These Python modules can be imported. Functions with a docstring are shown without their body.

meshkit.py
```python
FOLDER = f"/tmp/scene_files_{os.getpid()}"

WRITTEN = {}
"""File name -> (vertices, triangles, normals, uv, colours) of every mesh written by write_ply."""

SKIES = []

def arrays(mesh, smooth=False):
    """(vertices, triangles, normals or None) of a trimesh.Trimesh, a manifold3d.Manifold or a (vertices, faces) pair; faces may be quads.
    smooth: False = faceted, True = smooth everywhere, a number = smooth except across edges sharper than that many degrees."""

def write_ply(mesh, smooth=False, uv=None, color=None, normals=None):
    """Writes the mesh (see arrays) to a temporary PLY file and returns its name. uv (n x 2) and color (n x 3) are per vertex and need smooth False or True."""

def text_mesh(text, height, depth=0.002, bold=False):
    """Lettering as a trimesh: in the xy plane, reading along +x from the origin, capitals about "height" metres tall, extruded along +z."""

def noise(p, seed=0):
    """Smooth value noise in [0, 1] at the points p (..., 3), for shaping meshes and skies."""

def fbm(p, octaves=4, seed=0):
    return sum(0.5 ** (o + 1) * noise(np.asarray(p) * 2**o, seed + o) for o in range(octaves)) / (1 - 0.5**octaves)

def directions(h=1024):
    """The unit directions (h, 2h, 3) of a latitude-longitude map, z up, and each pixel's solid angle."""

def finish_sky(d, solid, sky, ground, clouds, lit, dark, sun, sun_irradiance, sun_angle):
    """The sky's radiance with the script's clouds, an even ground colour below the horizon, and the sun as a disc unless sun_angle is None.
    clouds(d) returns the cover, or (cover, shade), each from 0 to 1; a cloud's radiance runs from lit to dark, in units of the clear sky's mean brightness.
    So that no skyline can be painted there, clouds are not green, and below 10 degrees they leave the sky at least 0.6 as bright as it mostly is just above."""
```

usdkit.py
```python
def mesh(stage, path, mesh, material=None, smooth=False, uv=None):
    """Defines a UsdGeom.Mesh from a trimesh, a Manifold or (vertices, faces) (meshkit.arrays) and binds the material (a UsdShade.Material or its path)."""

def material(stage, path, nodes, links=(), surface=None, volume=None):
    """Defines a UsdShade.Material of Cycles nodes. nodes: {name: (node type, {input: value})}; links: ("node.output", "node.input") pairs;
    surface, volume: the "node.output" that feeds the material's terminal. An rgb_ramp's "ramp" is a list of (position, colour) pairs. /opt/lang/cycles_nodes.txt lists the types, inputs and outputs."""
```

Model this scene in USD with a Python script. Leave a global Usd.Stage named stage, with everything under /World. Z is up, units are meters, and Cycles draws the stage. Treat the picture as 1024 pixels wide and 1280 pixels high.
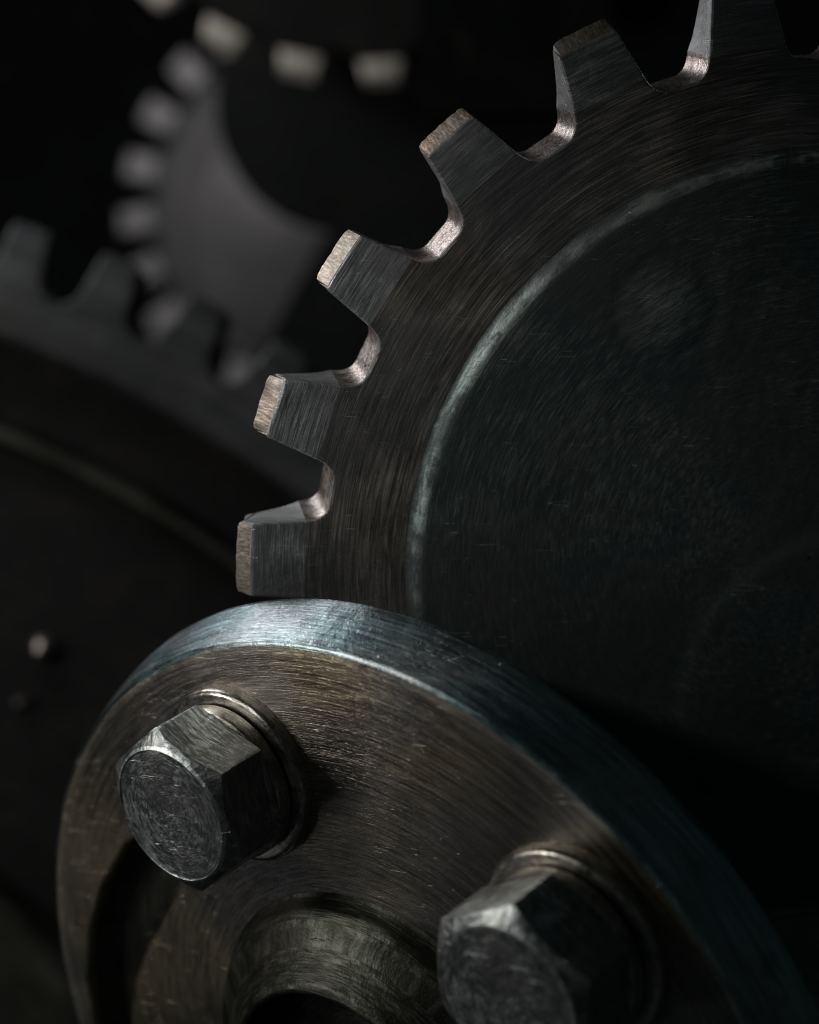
import math
import numpy as np
import trimesh
import manifold3d as m3
import shapely
from shapely.geometry import Polygon, Point, LineString
import usdkit, meshkit
from pxr import Usd, UsdGeom, UsdLux, Gf, UsdShade

stage = Usd.Stage.CreateInMemory()
UsdGeom.SetStageUpAxis(stage, UsdGeom.Tokens.z)
UsdGeom.SetStageMetersPerUnit(stage, 1.0)
UsdGeom.Xform.Define(stage, '/World')
UsdGeom.Scope.Define(stage, '/World/Looks')
PI = math.pi

# ------------------------------------------------------------ camera: 60 mm lens at the origin, looking along +y
FL, AP = 60.0, 24.0
cam = UsdGeom.Camera.Define(stage, '/World/camera')
cam.CreateFocalLengthAttr(FL)
cam.CreateHorizontalApertureAttr(AP)
cam.CreateVerticalApertureAttr(AP * 1.25)
cam.CreateFStopAttr(4.4)
cam.CreateFocusDistanceAttr(0.625)
cam.CreateClippingRangeAttr(Gf.Vec2f(0.02, 50))
cam.CreateExposureAttr(0.0)
cam.AddRotateXOp().Set(90.0)
K = AP / FL / 1024


def at(px, py, y):
    return np.array([(px - 512) * K * y, y, (640 - py) * K * y])


# ------------------------------------------------------------ lamps, all out of view
def area(name, pos, target, w, h, intensity, color):
    L = UsdLux.RectLight.Define(stage, '/World/' + name)
    L.CreateWidthAttr(w); L.CreateHeightAttr(h); L.CreateIntensityAttr(intensity); L.CreateColorAttr(Gf.Vec3f(*color))
    m = Gf.Matrix4d().SetLookAt(Gf.Vec3d(*pos), Gf.Vec3d(*target), Gf.Vec3d(0, 0.3, 1)).GetInverse()
    UsdGeom.Xformable(L).AddTransformOp().Set(m)
    return L


area('unseen_left_lamp', (-0.72, 0.47, 0.06), (0.0, 0.64, 0.0), 0.22, 0.22, 8.5, (1.0, 0.95, 0.89))  # out of view, lights left-facing edges and casts the bolt shadows
area('unseen_top_lamp', (-0.36, 0.93, 0.40), (-0.05, 0.64, 0.0), 0.20, 0.20, 8.5, (0.96, 0.985, 1.0))  # out of view, lights the flange rim and gap floors from behind
area('unseen_low_lamp', (-0.62, 0.66, -0.46), (-0.02, 0.60, -0.10), 0.16, 0.16, 0.45, (0.98, 0.97, 1.0))  # out of view, low at the left, gives the flange face its sheen
area('unseen_rear_lamp', (-0.62, 1.16, 0.50), (-0.05, 1.55, 0.20), 0.14, 0.14, 21.0, (1.0, 0.965, 0.975))  # out of view, lights the pale gear and the sprocket
spot = UsdLux.SphereLight.Define(stage, '/World/unseen_spot_lamp')  # out of view, aimed at the big gear's left teeth
spot.CreateRadiusAttr(0.02); spot.CreateIntensityAttr(680.0); spot.CreateColorAttr(Gf.Vec3f(1.0, 0.98, 0.95))
sh_ = UsdLux.ShapingAPI.Apply(spot.GetPrim()); sh_.CreateShapingConeAngleAttr(14.5); sh_.CreateShapingConeSoftnessAttr(1.0)
spot.AddTransformOp().Set(Gf.Matrix4d().SetLookAt(Gf.Vec3d(-0.46, 0.25, 0.18), Gf.Vec3d(-0.035, 0.66, 0.06), Gf.Vec3d(0, 0, 1)).GetInverse())
dome = UsdLux.DomeLight.Define(stage, '/World/ambient_light')  # unseen even light, lifts the dark sides a little
wm = usdkit.material(stage, '/World/Looks/unseen_ambient', {'b': ('background_shader', {'color': (0.66, 0.88, 0.92), 'strength': 0.0125})}, surface='b.background')
UsdShade.MaterialBindingAPI.Apply(dome.GetPrim()).Bind(wm)


# ------------------------------------------------------------ materials
def metal(name, dark, light, tint=None, rough=(0.3, 0.55), streak=2200.0, arc=7.0, center=(0, 0), metallic=1.0, wear=(0.42, 0.62), bump=0.25,
          scratch=0.6, blotch=28.0, ring=None, spot=None, grime=(0.03, 0.025, 0.02), grime_amt=0.5, spec=0.4):
    n = {'tc': ('texture_coordinate', {}), 's': ('separate_xyz', {})}
    l = [('tc.object', 's.vector')]

    def mth(key, kind, a, b=None):
        v = {'math_type': kind}
        for slot, q in (('value1', a), ('value2', b)):
            if isinstance(q, (int, float)):
                v[slot] = float(q)
            elif q:
                l.append((q, f'{key}.{slot}'))
        n[key] = ('math', v)
        return key + '.value'

    def noise(key, vec, scale, detail, rough_=0.6, dist=0.0):
        n[key] = ('noise_texture', {'scale': scale, 'detail': detail, 'roughness': rough_, 'distortion': dist})
        l.append((vec, key + '.vector'))
        return key + '.fac'

    def ramp(key, fac, lo, hi):
        n[key] = ('map_range', {'range_type': 'smoothstep', 'from_min': lo, 'from_max': hi, 'to_min': 0.0, 'to_max': 1.0, 'clamp': True})
        l.append((fac, key + '.value'))
        return key + '.result'

    x = mth('x', 'add', 's.x', -center[0]); y = mth('y', 'add', 's.y', -center[1])
    r = mth('r', 'sqrt', mth('r2', 'add', mth('xx', 'multiply', x, x), mth('yy', 'multiply', y, y)))
    rs = mth('rs', 'maximum', r, 1e-4)
    cx = mth('cx', 'multiply', mth('c0', 'divide', x, rs), arc)
    sx = mth('sx', 'multiply', mth('s0', 'divide', y, rs), arc)
    rz = mth('rz', 'multiply', mth('rz0', 'add', r, mth('zz', 'multiply', 's.z', 1.8)), streak)
    n['pv'] = ('combine_xyz', {}); l.extend([(rz, 'pv.x'), (cx, 'pv.y'), (sx, 'pv.z')])
    f1 = noise('n1', 'pv.vector', 1.0, 5, 0.7, 0.3)
    rz2 = mth('rzb', 'multiply', rz, 0.25)
    n['pv2'] = ('combine_xyz', {}); l.extend([(rz2, 'pv2.x'), (cx, 'pv2.y'), (sx, 'pv2.z')])
    f1b = noise('n1b', 'pv2.vector', 1.0, 4, 0.6, 0.4)
    f2 = noise('n2', 'tc.object', blotch, 6, 0.62, 0.6)
    f3 = noise('n3', 'tc.object', 1400.0, 3, 0.6)
    f4 = noise('n4', 'tc.object', blotch * 0.6, 3, 0.5, 0.3)
    # free scratches, two directions, thinned by a patchy mask
    sc = []
    for i, rot in enumerate(((0.3, 0.1, 0.5), (0.1, 0.5, 2.2), (0.4, 0.2, 1.35))):
        n[f'm{i}'] = ('mapping', {'rotation': rot, 'scale': ((60.0, 700.0, 90.0), (45.0, 960.0, 90.0), (15.0, 380.0, 34.0))[i]})
        l.append(('tc.object', f'm{i}.vector'))
        q = noise(f'sn{i}', f'm{i}.vector', 1.0, 3, 0.55, 2.2)
        sc.append(ramp(f'sr{i}', q, 0.69, 0.77))
    s_all = mth('sall', 'maximum', mth('sm', 'maximum', sc[0], sc[1]), sc[2])
    s_msk = mth('smk', 'multiply', s_all, ramp('smr', f2, 0.40, 0.60))
    # wear: bright metal where streaks and blotches agree
    w0 = mth('w0', 'add', mth('wa', 'multiply', f1, 0.60), mth('wb', 'add', mth('wc', 'multiply', f1b, 0.15), mth('wd', 'multiply', f2, 0.25)))
    if ring is not None:                                       # bright ring at one radius, edge wear and painted edge highlight: (radius, half width, amount)
        rd = mth('rd', 'divide', mth('rd0', 'absolute', mth('rd1', 'subtract', r, ring[0])), ring[1])
        n['rw'] = ('map_range', {'range_type': 'smoothstep', 'from_min': 1.0, 'from_max': 0.0, 'to_min': 0.0, 'to_max': float(ring[2]), 'clamp': True})
        l.append((rd, 'rw.value'))
        w0 = mth('w0r', 'add', w0, mth('rwn', 'multiply', 'rw.result', mth('rwm', 'multiply', ramp('rwk', f2, 0.34, 0.60), mth('rwj', 'add', -0.75, mth('rwi', 'multiply', f1, 3.2)))))
    if spot is not None:                                       # a rubbed round patch: (x, y, radius, amount)
        sx_ = mth('sx1', 'add', 's.x', -spot[0]); sy_ = mth('sy1', 'add', 's.y', -spot[1])
        sd = mth('sd', 'divide', mth('sd1', 'sqrt', mth('sd2', 'add', mth('sx2', 'multiply', sx_, sx_), mth('sy2', 'multiply', sy_, sy_))), spot[2])
        n['sw'] = ('map_range', {'range_type': 'smoothstep', 'from_min': 1.0, 'from_max': 0.2, 'to_min': 0.0, 'to_max': float(spot[3]), 'clamp': True})
        l.append((sd, 'sw.value'))
        w0 = mth('w0s', 'add', w0, mth('swn', 'multiply', 'sw.result', f2))
    w = mth('wpat', 'multiply', ramp('w', w0, wear[0], wear[1]), mth('wpa', 'add', 0.35, mth('wpb', 'multiply', ramp('wpr', f4, 0.38, 0.62), 0.9)))
    wf = mth('wf', 'minimum', mth('wg', 'add', w, mth('wh', 'multiply', s_msk, scratch)), 1.0)
    n['col'] = ('mix_color', {'a': dark, 'b': light}); l.append((wf, 'col.fac'))
    last = 'col.result'
    if tint is not None:
        n['tf'] = ('mix_color', {'blend_type': 'multiply', 'b': tint})
        l.append((last, 'tf.a')); l.append((ramp('tr', f4, 0.42, 0.60), 'tf.fac')); last = 'tf.result'
    gm = mth('gm', 'multiply', ramp('gr', f2, 0.5, 0.72), grime_amt)
    n['gc'] = ('mix_color', {'b': grime}); l.append((last, 'gc.a')); l.append((gm, 'gc.fac'))
    rg0 = mth('rg0', 'add', mth('rg1', 'multiply', f1b, 0.5), mth('rg2', 'multiply', f3, 0.5))
    n['rg'] = ('map_range', {'from_min': 0.3, 'from_max': 0.7, 'to_min': rough[0], 'to_max': rough[1], 'clamp': True}); l.append((rg0, 'rg.value'))
    h = mth('h', 'add', mth('h1', 'multiply', f1, 0.7), mth('h2', 'add', mth('h3', 'multiply', s_msk, -0.8), mth('h4', 'add', mth('h5', 'multiply', f3, 0.25), mth('h6', 'multiply', f2, 3.0))))
    n['bp'] = ('bump', {'strength': bump, 'distance': 0.0006}); l.append((h, 'bp.height'))
    n['p'] = ('principled_bsdf', {'metallic': metallic, 'specular_ior_level': spec})
    mt = mth('mt', 'multiply', mth('mt0', 'subtract', 1.0, mth('mt1', 'multiply', gm, 0.7)), metallic)
    l.extend([('gc.result', 'p.base_color'), ('rg.result', 'p.roughness'), ('bp.normal', 'p.normal'), (mt, 'p.metallic')])
    return usdkit.material(stage, '/World/Looks/' + name, n, l, surface='p.BSDF')


M = {}
M['gear'] = metal('gear_steel', (0.10, 0.10, 0.10), (0.62, 0.61, 0.60), tint=(0.88, 0.83, 0.75), rough=(0.32, 0.58), wear=(0.43, 0.73), streak=2600, arc=8, metallic=0.8, bump=0.40, blotch=30, scratch=0.5, grime=(0.05, 0.04, 0.03), grime_amt=0.7)
M['tooth'] = metal('tooth_face_steel', (0.165, 0.169, 0.174), (0.74, 0.745, 0.75), tint=(0.82, 0.83, 0.84), rough=(0.32, 0.56), wear=(0.41, 0.70), streak=2600, arc=14, metallic=0.8, bump=0.40, blotch=45, scratch=0.7, grime=(0.05, 0.045, 0.04), grime_amt=0.6)
M['web'] = metal('gear_web_steel', (0.034, 0.042, 0.042), (0.26, 0.28, 0.27), tint=(0.78, 0.90, 0.90), rough=(0.40, 0.60), wear=(0.46, 0.84), streak=2300, arc=14, metallic=0.4, bump=0.45, ring=(0.1302, 0.0030, 0.27), spot=(-0.055, 0.082, 0.020, 0.20), scratch=1.0, blotch=24, grime_amt=0.45)  # ring: scuffed bead edge with its bright highlight painted in too
M['edge'] = metal('tooth_tip_steel', (0.13, 0.115, 0.10), (0.46, 0.43, 0.39), tint=(0.82, 0.72, 0.64), rough=(0.42, 0.58), wear=(0.40, 0.64), blotch=60, streak=1500, arc=270, metallic=0.85, bump=0.2, grime=(0.06, 0.035, 0.028), grime_amt=0.8)
M['polish'] = metal('tooth_gap_steel', (0.45, 0.39, 0.37), (0.92, 0.88, 0.86), tint=(0.88, 0.78, 0.74), rough=(0.20, 0.40), wear=(0.40, 0.56), blotch=110, streak=900, arc=150, grime=(0.10, 0.055, 0.045), grime_amt=0.8)  # contact polish, with the brightness of lit floors painted in
M['flange'] = metal('flange_steel', (0.14, 0.132, 0.13), (0.72, 0.69, 0.67), tint=(0.88, 0.79, 0.58), rough=(0.20, 0.38), wear=(0.39, 0.66), bump=0.48, blotch=14, streak=2500, arc=6, ring=(0.1518, 0.0026, 0.4), grime=(0.07, 0.05, 0.03), grime_amt=0.55)
M['rim'] = metal('flange_rim_steel', (0.17, 0.20, 0.21), (0.76, 0.80, 0.81), tint=(0.62, 0.82, 0.84), rough=(0.18, 0.38), wear=(0.39, 0.67), bump=0.6, grime_amt=0.6, streak=2000, arc=7, blotch=28)
M['hub'] = metal('hub_steel', (0.055, 0.055, 0.046), (0.24, 0.24, 0.21), tint=(0.76, 0.82, 0.78), rough=(0.34, 0.55), wear=(0.44, 0.68), bump=0.6, streak=1900, arc=6, ring=(0.0655, 0.0012, 0.4))
M['bolt'] = metal('bolt_steel', (0.19, 0.20, 0.198), (0.92, 0.94, 0.92), tint=(0.80, 0.86, 0.88), rough=(0.24, 0.44), streak=1000, arc=4.5, wear=(0.44, 0.62), bump=0.6, scratch=1.4, blotch=90, ring=(0.0221, 0.0007, 1.5), metallic=0.9)  # ring paints the glint along the edge of the head face
M['washer'] = metal('washer_steel', (0.26, 0.245, 0.215), (0.76, 0.72, 0.65), tint=(0.8, 0.82, 0.80), rough=(0.18, 0.38), wear=(0.40, 0.62), blotch=70, grime_amt=0.7)
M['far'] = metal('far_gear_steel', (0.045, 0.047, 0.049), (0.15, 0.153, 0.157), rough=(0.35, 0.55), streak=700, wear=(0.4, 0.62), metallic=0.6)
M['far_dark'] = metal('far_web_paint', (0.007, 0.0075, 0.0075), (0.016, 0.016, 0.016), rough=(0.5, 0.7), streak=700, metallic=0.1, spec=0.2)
M['pale'] = metal('pale_gear_steel', (0.34, 0.33, 0.335), (0.55, 0.535, 0.535), rough=(0.35, 0.5), streak=600, wear=(0.4, 0.6), grime_amt=0.4, metallic=0.4, blotch=14)
M['bright'] = metal('sprocket_tooth_steel', (0.55, 0.52, 0.47), (0.85, 0.81, 0.75), rough=(0.3, 0.45), streak=600, wear=(0.4, 0.6), grime_amt=0.5, metallic=0.4)
M['panel_black'] = metal('shade_panel_black', (0.005, 0.0055, 0.0055), (0.009, 0.0095, 0.0095), rough=(0.6, 0.8), streak=500, metallic=0.0, spec=0.05, bump=0.05)  # near-black of the added panel that stands in for shade
M['black'] = metal('black_oxide', (0.016, 0.018, 0.018), (0.028, 0.030, 0.030), rough=(0.6, 0.8), streak=500, metallic=0.0, spec=0.1, bump=0.05)

# ------------------------------------------------------------ helpers
USED = {}


def numbered(path):
    k = USED.get(path, -1) + 1
    USED[path] = k
    return path if k == 0 else f'{path}_{k:03d}'


def tag(p, label=None, cat=None, group=None, kind=None):
    for key, v in (('label', label), ('category', cat), ('group', group), ('kind', kind)):
        if v:
            p.SetCustomDataByKey(key, v)
    return p


def thing(name, label, cat, origin, ex, ey, ez, group=None):
    x = UsdGeom.Xform.Define(stage, numbered('/World/' + name))
    m = Gf.Matrix4d(*ex, 0, *ey, 0, *ez, 0, *origin, 1)
    x.AddTransformOp().Set(m)
    return tag(x.GetPrim(), label, cat, group)


def part(parent, name, mesh, mat, smooth=32, normals=None):
    path = numbered(f'{parent.GetPath()}/{name}')
    return usdkit.mesh(stage, path, mesh, M[mat], smooth=smooth).GetPrim()


def lathe(profile, seg=256, noise=None):
    """profile: (r, z) list, open; revolved about z into (vertices, quads)."""
    p = np.asarray(profile, float)
    t = np.linspace(0, 2 * PI, seg, endpoint=False)
    v = np.stack([p[:, None, 0] * np.cos(t), p[:, None, 0] * np.sin(t), np.repeat(p[:, None, 1], seg, 1)], -1).reshape(-1, 3)
    i, j = np.meshgrid(np.arange(len(p) - 1), np.arange(seg), indexing='ij')
    j2 = (j + 1) % seg
    q = np.stack([i * seg + j, (i + 1) * seg + j, (i + 1) * seg + j2, i * seg + j2], -1).reshape(-1, 4)
    if noise is not None:
        v = noise(v)
    return v, q


def tri(mesh):
    v, q = mesh
    q = np.asarray(q)
    f = np.vstack([q[:, [0, 1, 2]], q[:, [0, 2, 3]]]) if q.shape[1] == 4 else q
    return trimesh.Trimesh(v, f, process=False)


def cap(poly2d, z, flip=False):
    """Triangulated flat region of a shapely polygon."""
    v, f = trimesh.creation.triangulate_polygon(poly2d, engine='earcut')
    v = np.column_stack([v, np.full(len(v), z)])
    a = v[f]
    up = np.cross(a[:, 1] - a[:, 0], a[:, 2] - a[:, 0])[:, 2] > 0
    f = np.where((up != (not flip))[:, None], f[:, ::-1], f)
    return trimesh.Trimesh(v, f, process=False)


def frame(n):
    u = np.cross(n, [0, 0, 1.0]); u /= np.linalg.norm(u)
    return -u, np.cross(u, n)


# ------------------------------------------------------------ a spur gear: rim and teeth with chamfers, worn edges and root fillets
def gear_parts(N, phase, Rf, Rt, Rr, tip_w, base_w, fillet, T, chz, bev, inner, taper=0.0, seed=0, worn=0.0, split=False, wide=()):
    """Rf: tip radius on the front face (before the tip chamfer), Rt: tip radius behind it. Returns (rim mesh, list of tooth meshes)."""
    rng = np.random.default_rng(seed)
    dp = 2 * PI / N
    pts, owner = [], []                                    # owner: tooth index or -1 for the root
    for k in range(N):
        th = phase + k * dp
        jit = rng.uniform(-1, 1, 4) * worn
        tw, bw, rt = tip_w / 2 * (1 + jit[0]) * dict(wide).get(k, 1.0), base_w / 2, Rt + 2 * jit[1] * (Rt - Rf)
        tl, tr_ = tw * (1 + 0.6 * jit[2]), tw * (1 + 0.6 * jit[3])
        q = []
        base = np.array([Rr, bw])
        for side, tws in ((-1, tl), (1, tr_)):
            tip = np.array([math.sqrt(rt * rt - tws * tws), tws]); b = np.array([math.sqrt(Rr * Rr - bw * bw), bw])
            d = (tip - b) / np.linalg.norm(tip - b)
            s0 = b + d * fillet
            ang = math.atan2(b[1], b[0]) + fillet * 0.62 / Rr
            e = np.array([Rr * math.cos(ang), Rr * math.sin(ang)])
            bz = [((1 - t) ** 2 * s0 + 2 * t * (1 - t) * (b + d * fillet * 0.12) + t * t * e) for t in np.linspace(0, 1, 9)]
            rc = min(0.12 * tip_w, 0.0018 * Rt / 0.19)
            c0 = tip - d * rc
            a1 = math.atan2(tip[1], tip[0]) - rc / rt
            c2 = np.array([rt * math.cos(a1), rt * math.sin(a1)])
            cm = 0.25 * c0 + 0.5 * tip + 0.25 * c2
            q.append([(p, -1) for p in bz[:0:-1]] + [(bz[0], k)] + [(s0 + (c0 - s0) * f_ + np.array([-d[1], d[0]]) * rng.normal() * 0.00022 * worn * Rt, k) for f_ in (0.2, 0.38, 0.55, 0.7, 0.85)] + [(p, k) for p in (c0, cm, c2)])
        top = [(np.array([rt * math.cos(a), rt * math.sin(a)]), k) for a in np.linspace(-0.7 * tl / rt, 0.7 * tr_ / rt, 9)]
        top = [(p * (1 + rng.normal() * 0.012 * worn), o) for p, o in top]
        one = [(np.array([p[0], -p[1]]), o) for p, o in q[0]] + top + [(p, o) for p, o in q[1][::-1]]
        c, s = math.cos(th), math.sin(th)
        for p, o in one:
            pts.append((c * p[0] - s * p[1], s * p[0] + c * p[1])); owner.append(o)
        # floor of the gap to the next tooth
        a0 = th + math.atan2(base_w / 2, Rr) + fillet * 0.62 / Rr
        a1 = th + dp - math.atan2(base_w / 2, Rr) - fillet * 0.62 / Rr
        for a in np.linspace(a0, a1, 5)[1:-1]:
            pts.append((Rr * math.cos(a), Rr * math.sin(a))); owner.append(-1)
    P, owner = np.array(pts), np.array(owner)
    gap = np.cumsum(np.r_[False, (owner[1:] == -1) & (owner[:-1] >= 0)]) % N
    n = len(P)
    rad = np.linalg.norm(P, axis=1)
    Q = P * np.minimum(1, Rf / rad)[:, None]                # front outline: tips cut back by the chamfer
    tan = np.roll(Q, -1, 0) - np.roll(Q, 1, 0)
    tan /= np.linalg.norm(tan, axis=1, keepdims=True)
    inward = np.column_stack([-tan[:, 1], tan[:, 0]])
    tb = np.roll(P, -1, 0) - np.roll(P, 1, 0); tb /= np.linalg.norm(tb, axis=1, keepdims=True)
    inb = np.column_stack([-tb[:, 1], tb[:, 0]])
    B_ = P * np.minimum(1, (Rt - taper) / rad)[:, None] + inb * (taper * 1.25 * np.clip((rad - rad[owner >= 0].min()) / (Rt - rad[owner >= 0].min()), 0, 1) ** 0.7 * (owner >= 0))[:, None]
    rings = [(Q + inward * bev, 0.0), (Q + inward * bev * 0.3, -bev * 0.3), (Q, -bev), (P, -max(chz, bev * 1.5)), (B_, -T + bev), (B_ + inb * bev, -T)]
    V = np.vstack([np.column_stack([p, np.full(n, z)]) for p, z in rings])
    groups = {-1: []}
    for i in range(n):
        j = (i + 1) % n
        g = owner[i] if owner[i] == owner[j] else -1
        for a in range(len(rings) - 1):
            A, B, C, D = a * n + i, a * n + j, (a + 1) * n + j, (a + 1) * n + i
            key = g
            if a >= 2 and g == -1:
                key = ('gap', int(gap[i]))
            elif a == 2 and g >= 0 and min(rad[i], rad[j]) > Rf + 0.3 * (Rt - Rf):
                key = ('tip', g)
            groups.setdefault(key, []).extend([(A, C, B), (A, D, C)])
    out = {}
    for g, f in groups.items():
        out[g] = [trimesh.Trimesh(V, np.array(f), process=False)]
    R0, RB = rings[0][0], rings[-1][0]
    for k in range(N):
        idx = np.where(owner == k)[0]
        for ring, z, fl in ((R0, 0.0, False), (RB, -T, True)):
            out[k].append(cap(Polygon(ring[idx]), z, fl))
    t = np.linspace(0, 2 * PI, 361)[:-1]
    hole = np.column_stack([inner * np.cos(t), inner * np.sin(t)])
    for ring, z, fl in ((R0, 0.0, False), (RB, -T, True)):
        keep = owner == -1
        # the outline with each tooth replaced by its chord (ends of the tooth kept)
        ends = keep | (owner != np.roll(owner, 1)) | (owner != np.roll(owner, -1))
        out[-1].append(cap(Polygon(ring[ends], [hole]), z, fl))
    rim = trimesh.util.concatenate(out[-1])
    teeth = []
    for k in range(N):
        teeth.append(trimesh.util.concatenate(out[k]))
    gaps = [out[q][0] for q in out if isinstance(q, tuple) and q[0] == 'gap']
    tips = [out[('tip', k)][0] for k in range(N)]
    for m in [rim] + teeth + gaps + tips:
        m.merge_vertices(); m.remove_unreferenced_vertices()
    if not split:
        return trimesh.util.concatenate([rim] + gaps), [trimesh.util.concatenate([a_, b_]) for a_, b_ in zip(teeth, tips)]
    return rim, teeth, gaps, tips


# ------------------------------------------------------------ the setting: a dark wall far behind the machine
wall = trimesh.creation.box([6, 0.1, 5]); wall.apply_translation([0, 2.6, 0])
tag(usdkit.mesh(stage, '/World/wall', wall, M['black']).GetPrim(), 'unlit black wall far behind the gears', 'wall')

# ------------------------------------------------------------ the big gear
g_o = np.array([0.13015539, 0.675, -0.0138656])
g_n = np.array([0.16066242, -0.94582676, -0.28213353])
g_x, g_y = frame(g_n)
R = 0.1829
gear = thing('steel_gear', 'large dark worn steel gear with bare chamfered teeth filling the right side', 'gear', g_o, g_x, g_y, g_n)
rim, teeth, gaps, tip_bevels = gear_parts(23, PI + 0.00898, R, R + 0.0042, R * 0.8713, 0.0184, 0.0265, 0.0066, 0.024, 0.0040, 0.0009, 0.1335, taper=0.0035, seed=3, worn=0.05, split=True, wide={0: 1.32})
part(gear, 'rim', rim, 'gear')
for t, e in zip(teeth, tip_bevels):
    part(part(gear, 'tooth', t, 'tooth'), 'tip_bevel', e, 'edge')
for g in gaps:
    part(gear, 'gap_floor', g, 'polish')
rr = R * 0.675


def web_noise(v):
    q = v.copy()
    r_, a_ = np.hypot(v[:, 0], v[:, 1]), 0
    k = np.clip((0.126 - r_) / 0.01, 0, 1)
    q[:, 2] += k * (0.0007 * (meshkit.fbm(v * 38, 4, 5) - 0.5) + 0.00035 * (meshkit.fbm(v * 160, 3, 9) - 0.5))
    c = np.array([-0.055, 0.082])
    d = np.hypot(v[:, 0] - c[0], v[:, 1] - c[1])
    q[:, 2] += 0.0005 * np.exp(-(d / 0.012) ** 2) - 0.0003 * np.exp(-((d - 0.016) / 0.003) ** 2)
    d = np.hypot(v[:, 0] - 0.016, v[:, 1] + 0.047) - 0.055
    q[:, 2] += 0.0009 / (1 + np.exp(d / 0.0012))
    return q


prof = [(0.1345, -0.0004), (0.1332, 0.0)] + [(0.1332 - 0.0152 * u_, 0.0028 * math.sin(PI / 2 * min(1, u_ * 2.8)) ** 1.3 + 0.0005 * u_) for u_ in np.linspace(0.06, 1, 14)]
prof += [(r_, 0.0033) for r_ in np.linspace(0.1165, 0.062, 60)] + [(r_, 0.0033) for r_ in np.linspace(0.061, 0.0005, 40)]
part(gear, 'web', lathe(prof, 420, web_noise), 'web', smooth=40)
part(gear, 'shaft', lathe([(0.0001, -0.004), (0.0275, -0.004), (0.0275, -0.25), (0.0001, -0.25)], 96), 'web', smooth=30)

# ------------------------------------------------------------ the bolted flange in front
S = 1.055
f_o = np.array([-0.00711428, 0.62, -0.17644083]) * S + np.array([0, 0, 0.0016])
f_n = np.array([-0.6215055, -0.71272275, -0.32520331])
f_x = np.array([0.75369025, -0.6572298, 0.0]); f_y = np.array([-0.21373331, -0.24510256, 0.94564412])
flange = thing('bolted_flange', 'round steel flange with two hexagon bolts and polished rim below the big gear', 'flange', f_o, f_x, f_y, f_n)
RF, RB2, TF = 0.14567 * S, 0.15211 * S, 0.01937 * S


HB = 0.070 * S                                               # the hub's foot
# face plate: an extruded ring with a pocket cut out beside the hub
pocket = Polygon(np.array([(-0.076, 0.079), (-0.0927, 0.0705), (-0.112, 0.0520), (-0.125, 0.0340), (-0.1335, 0.014), (-0.137, -0.008), (-0.135, -0.030), (-0.120, -0.030), (-0.119, -0.012),
                           (-0.116, 0.003), (-0.107, 0.020), (-0.094, 0.036), (-0.079, 0.051), (-0.070, 0.062), (-0.067, 0.072)]) * S).buffer(0.004).buffer(-0.008).buffer(0.004)


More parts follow.
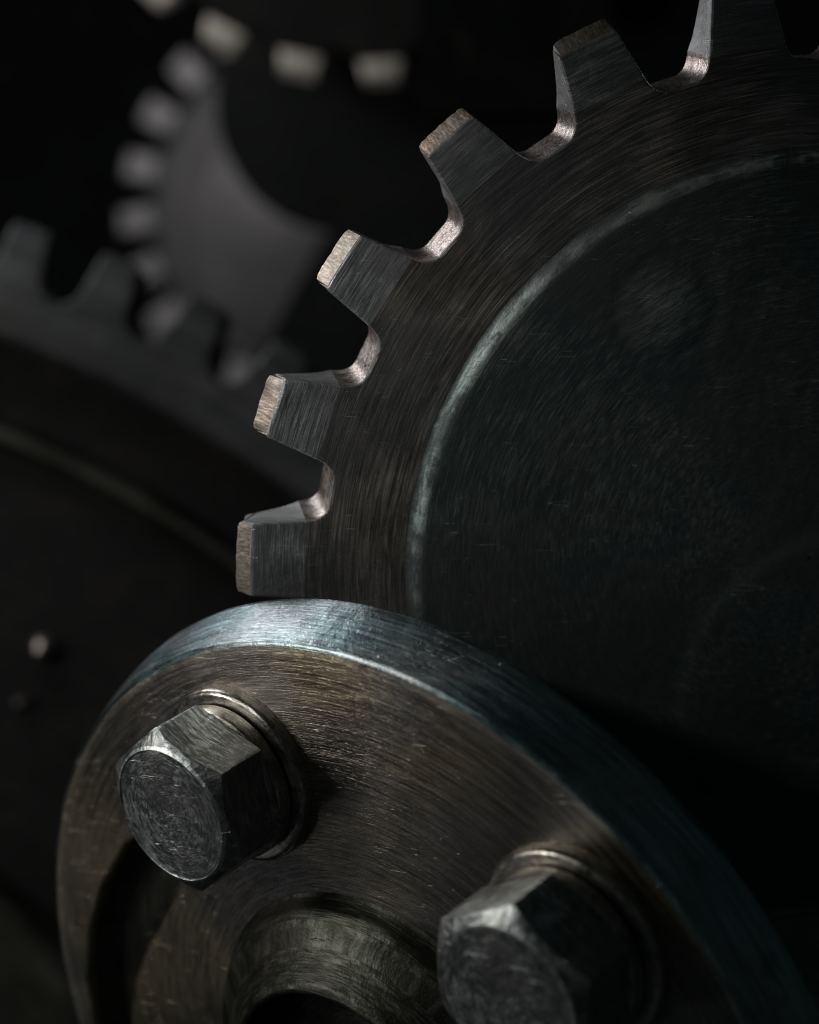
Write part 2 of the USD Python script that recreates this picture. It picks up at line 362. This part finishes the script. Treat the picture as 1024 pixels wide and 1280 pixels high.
def pocket_wall(lips):
    """Rounded lip and inner wall of the pocket as a strip."""
    base = np.asarray(shapely.segmentize(pocket, 0.002).exterior.coords)[:-1]
    if not shapely.LinearRing(base).is_ccw:
        base = base[::-1]
    tn = np.roll(base, -1, 0) - np.roll(base, 1, 0); tn /= np.linalg.norm(tn, axis=1, keepdims=True)
    out = np.column_stack([tn[:, 1], -tn[:, 0]])
    lev = lips
    n = len(base)
    v = np.vstack([np.column_stack([base + out * o, np.full(n, z)]) for o, z in lev])
    f = []
    for a in range(len(lev) - 1):
        for i in range(n):
            j = (i + 1) % n
            A, B, C, D = a * n + i, a * n + j, (a + 1) * n + j, (a + 1) * n + i
            f += [(A, B, C), (A, C, D)]
    return trimesh.Trimesh(v, f, process=False), base + out * 0.0016


pw, lip = pocket_wall([(0.0016, 0.0), (0.0009, -0.00025), (0.0003, -0.0008), (0.0, -0.0016), (0.0, -0.004)])
inner_wall, _ = pocket_wall([(0.0, -0.004), (-0.0008, -0.007), (-0.0030, -0.0105), (-0.0060, -0.0122)])
t = np.linspace(0, 2 * PI, 721)[:-1]
outer = np.column_stack([np.cos(t), np.sin(t)])
face = cap(Polygon(outer * (RF - 0.0016), [outer[::3] * 0.066 * S, lip]), 0.0)
fp = trimesh.util.concatenate([face, pw])
fp.merge_vertices()
part(flange, 'face_plate', fp, 'flange', smooth=32)
part(flange, 'pocket_wall', inner_wall, 'hub', smooth=32)  # dark hub steel puts the shade of the recess into its colour
floor_ = trimesh.creation.extrude_polygon(pocket.buffer(0.002), 0.002, engine='earcut'); floor_.apply_translation([0, 0, -0.0140])
part(flange, 'pocket_floor', floor_, 'hub', smooth=30)
rimprof = [(RF - 0.0016 + 0.0022 * math.sin(q_), -0.0022 * (1 - math.cos(q_))) for q_ in np.linspace(0, 1.25, 9)]
for s_ in np.linspace(0.08, 0.92, 8):
    rimprof.append((RF + 0.0006 + (RB2 - RF - 0.0006) * s_ + 0.0006 * math.sin(PI * s_), -0.0018 - (TF - 0.0032) * s_))
rimprof += [(RB2 - 0.0001, -TF + 0.0010), (RB2 - 0.0006, -TF + 0.0002), (RB2 - 0.0014, -TF), (0.07, -TF)]


def nicks(v):
    q = v.copy()
    amp = 0.00016 + 0.0005 * np.clip(meshkit.noise(v * 190, 4) - 0.80, 0, 1) / 0.2
    q += (v / np.linalg.norm(v, axis=1, keepdims=True)) * ((meshkit.fbm(v * 120, 4, 2) - 0.5) * amp * 2)[:, None]
    return q


part(flange, 'rim', lathe(rimprof, 1400, nicks), 'rim', smooth=50)
hub = [(0.0665 * S, -0.0006), (0.0650 * S, 0.0004), (0.0638 * S, 0.0018), (0.0630 * S, 0.0042), (0.0622 * S, 0.0062), (0.0606 * S, 0.0078), (0.0580 * S, 0.0092), (0.0540 * S, 0.0115), (0.0500 * S, 0.0150),
       (0.0465 * S, 0.0190), (0.0445 * S, 0.0206), (0.0430 * S, 0.0204), (0.0420 * S, 0.0190), (0.0412 * S, 0.004), (0.0001, 0.003)]
part(flange, 'hub', lathe(hub, 300), 'hub', smooth=50)


def hex_bolt(cx, cy, rot, k=1.0):
    """A chamfered hexagon head on a collar, over a washer with a rounded lip."""
    Rc, h, z0 = 0.0262 * S * k, 0.0205 * S * k, 0.0105 * S * k
    seg = 216
    a = np.linspace(0, 2 * PI, seg, endpoint=False)
    fold = (a + PI / 6) % (PI / 3) - PI / 6                       # angle from the nearest flat's middle, flats at 0, 60 ...
    inr = Rc * math.cos(PI / 6)
    rh = inr / np.cos(fold)
    rh = np.minimum(rh, Rc * 0.992)
    rf = 0.0209 * S * k
    slope = math.tan(math.radians(30))
    ztop = z0 + h
    zc = ztop - (rh - rf) * slope                                # 30 degree chamfer cone meets the flats in the curved edges
    rows = [(np.full(seg, rf * 0.02), np.full(seg, ztop - 0.0003)), (np.full(seg, rf * 0.5), np.full(seg, ztop - 0.0001)), (np.full(seg, rf * 0.965), np.full(seg, ztop - 0.0001)), (np.full(seg, rf * 0.985), np.full(seg, ztop + 0.00025)),
            (np.full(seg, rf), np.full(seg, ztop)), (rh - 0.0003, zc - 0.0001), (rh, zc - 0.0006), (rh, np.full(seg, z0 + 0.0004)), (rh - 0.0004, np.full(seg, z0)), (np.full(seg, 0.021 * S * k), np.full(seg, z0))]
    v = np.vstack([np.column_stack([r_ * np.cos(a + rot), r_ * np.sin(a + rot), z_]) for r_, z_ in rows])
    f = []
    for q in range(len(rows) - 1):
        i = np.arange(seg); j = (i + 1) % seg
        A, B, C, D = q * seg + i, q * seg + j, (q + 1) * seg + j, (q + 1) * seg + i
        f += [np.column_stack([A, D, C]), np.column_stack([A, C, B])]
    f.append(np.column_stack([np.zeros(seg - 2, int), np.arange(1, seg - 1), np.arange(2, seg)]))
    head = trimesh.Trimesh(v, np.vstack(f), process=False)
    nm = numbered(f'{flange.GetPath()}/bolt')
    x = usdkit.mesh(stage, nm, head, M['bolt'], smooth=24)
    x.AddTranslateOp().Set(Gf.Vec3d(cx * S, cy * S, 0))
    b = x.GetPrim()
    kk = S * k
    col = [(0.0150, 0.0110), (0.0222, 0.0110), (0.0236, 0.0104), (0.0240, 0.0095), (0.0240, 0.0062), (0.0236, 0.0055)]
    part(b, 'collar', lathe([(r_ * kk, z_ * kk) for r_, z_ in col], 160), 'washer', smooth=40)
    was = [(0.0200, 0.0046), (0.0240, 0.0050), (0.0262, 0.0050), (0.0272, 0.0046), (0.0277, 0.0038), (0.0279, 0.0028), (0.0279, -0.0004)]
    part(b, 'washer', lathe([(r_ * kk, z_ * kk) for r_, z_ in was], 200), 'washer', smooth=40)
    return b


b1 = hex_bolt(-0.0273, 0.1031, math.radians(91 + 30))
b2 = hex_bolt(0.0872, 0.0640, math.radians(77 + 30), 1.04)

# ------------------------------------------------------------ the wide ring gear at the left, out of focus
YL = 1.02
kl = K * YL
lo = at(-450, 1700, YL)
l_n = np.array([-0.03, -0.99, 0.06]); l_n /= np.linalg.norm(l_n)
l_x, l_y = frame(l_n)
ringg = thing('wide_ring_gear', 'blurred wide ring gear with a row of dark teeth sloping across the left edge', 'gear', lo, l_x, l_y, l_n)
RT = 1508 * kl
ph = math.atan2(1700 - 293, 150 + 450)
rim_l, teeth_l = gear_parts(76, ph, RT - 0.002, RT, 1424 * kl, 52 * kl, 72 * kl, 30 * kl, 0.030, 0.003, 0.0018, 1368 * kl, seed=8, worn=0.06)
vis = {0, 1, 2, 3, 4, 5, 73, 74, 75}
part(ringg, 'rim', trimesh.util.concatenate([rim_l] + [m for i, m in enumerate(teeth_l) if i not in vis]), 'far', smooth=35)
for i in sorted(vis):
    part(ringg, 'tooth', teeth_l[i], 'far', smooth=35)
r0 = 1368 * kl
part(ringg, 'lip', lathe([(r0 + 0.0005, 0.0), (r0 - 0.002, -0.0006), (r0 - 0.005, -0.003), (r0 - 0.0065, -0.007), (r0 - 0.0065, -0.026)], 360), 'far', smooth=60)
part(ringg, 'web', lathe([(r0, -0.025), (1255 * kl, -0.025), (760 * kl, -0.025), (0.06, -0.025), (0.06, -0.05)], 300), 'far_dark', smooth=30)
rb = 1238 * kl
part(ringg, 'rib', lathe([(rb + 0.007, -0.026), (rb + 0.006, -0.017), (rb + 0.003, -0.0145), (rb, -0.014), (rb - 0.004, -0.016), (rb - 0.006, -0.026)], 300), 'hub', smooth=60)
part(ringg, 'hub', lathe([(735 * kl, -0.026), (725 * kl, -0.004), (700 * kl, 0.0), (300 * kl, 0.0), (300 * kl, -0.03)], 200), 'hub', smooth=40)
for px, py, s_ in ((45, 812, 0.75), (18, 880, 0.35)):
    q = at(px, py, YL + 0.02) - lo
    cxl, cyl = q @ l_x, q @ l_y
    dome_ = [(0.0088, -0.0262), (0.0088, -0.020), (0.0080, -0.0192), (0.0072, -0.0168), (0.0052, -0.0140), (0.0028, -0.0126), (0.0001, -0.0122)]
    m = tri(lathe([(r_ * s_, z_) for r_, z_ in dome_], 40)); m.apply_translation([cxl, cyl, 0])
    part(ringg, 'cap_nut', m, 'polish', smooth=60)

# ------------------------------------------------------------ the pale gear behind it
YM = 1.75
km = K * YM
m_n = np.array([-0.40, -0.90, 0.05]); m_n /= np.linalg.norm(m_n)
m_x, m_y = frame(m_n)
pg = thing('pale_gear', 'pale grey gear far out of focus between the ring gear and the black plate', 'gear', at(378, 245, YM), m_x, m_y, m_n)
rim_m, teeth_m = gear_parts(22, 0.35, 268 * km, 272 * km, 214 * km, 38 * km, 42 * km, 8 * km, 0.045, 0.008, 0.004, 120 * km, seed=11, worn=0.05)
part(pg, 'rim', rim_m, 'far', smooth=35)  # darker steel stands in for the shadow line behind the teeth
cone = [(196 * km, -0.002), (192 * km, 0.006), (184 * km, 0.013), (150 * km, 0.035), (100 * km, 0.062), (60 * km, 0.074), (20 * km, 0.080), (0.0001, 0.081)]
part(pg, 'cone', lathe(cone, 160), 'pale', smooth=50)
for m in teeth_m:
    part(pg, 'tooth', m, 'pale', smooth=35)

# ------------------------------------------------------------ black plate with a round end, blanks the dark area over the pale gear
YC = 1.52
kc = K * YC
sh = Point(425, -140).buffer(150, 48).union(Polygon([(425, 10), (425, -290), (405, -305), (310, -480), (300, -760), (900, -760), (900, 120), (425, 120)]))
sh = shapely.affinity.scale(shapely.affinity.translate(sh, -512, 640), kc, kc, origin=(0, 0)).buffer(-0.006).buffer(0.006)
cpl = trimesh.creation.extrude_polygon(sh, 0.03, engine='earcut')
cover = thing('black_plate', 'matt black plate with a curved edge behind the big gear', 'cover plate', (0, YC, 0), (1, 0, 0), (0, 0, 1), (0, -1, 0))
part(cover, 'plate', cpl, 'black', smooth=30)

# ------------------------------------------------------------ sprocket hanging in at the top
YT = 1.36
kt = K * YT
t_n = np.array([-0.12, -0.97, -0.20]); t_n /= np.linalg.norm(t_n)
t_x, t_y = frame(t_n)
sp = thing('sprocket', 'blurred black sprocket with bare tooth ends made paler to look lit at the top edge', 'sprocket', at(455, -330, YT), t_x, t_y, t_n)
rim_t, teeth_t = gear_parts(24, math.radians(-103.6), 422 * kt, 428 * kt, 385 * kt, 46 * kt, 66 * kt, 14 * kt, 0.022, 0.004, 0.003, 30 * kt, seed=21, worn=0.05)
part(sp, 'body', rim_t, 'far_dark', smooth=35)
for m in teeth_t:
    part(sp, 'tooth', m, 'bright', smooth=35)  # much paler than the body, so the tips look lit

# ------------------------------------------------------------ added black panel, stands in for shade over the sprocket's right half
YB = 1.16
kb = K * YB
bk = Polygon([(522 - 512, 640 + 400), (522 - 512, 640 - 118), (548 - 512, 640 - 150), (760 - 512, 640 - 150), (760 - 512, 640 + 400)])
bk = shapely.affinity.scale(bk, kb, kb, origin=(0, 0)).buffer(-0.006).buffer(0.006)
shade_panel = thing('added_shade_panel', 'added black panel standing in for shade over the right half of the sprocket', 'shade_panel', (0, YB, 0), (1, 0, 0), (0, 0, 1), (0, -1, 0))
part(shade_panel, 'plate', trimesh.creation.extrude_polygon(bk, 0.02, engine='earcut'), 'panel_black', smooth=30)
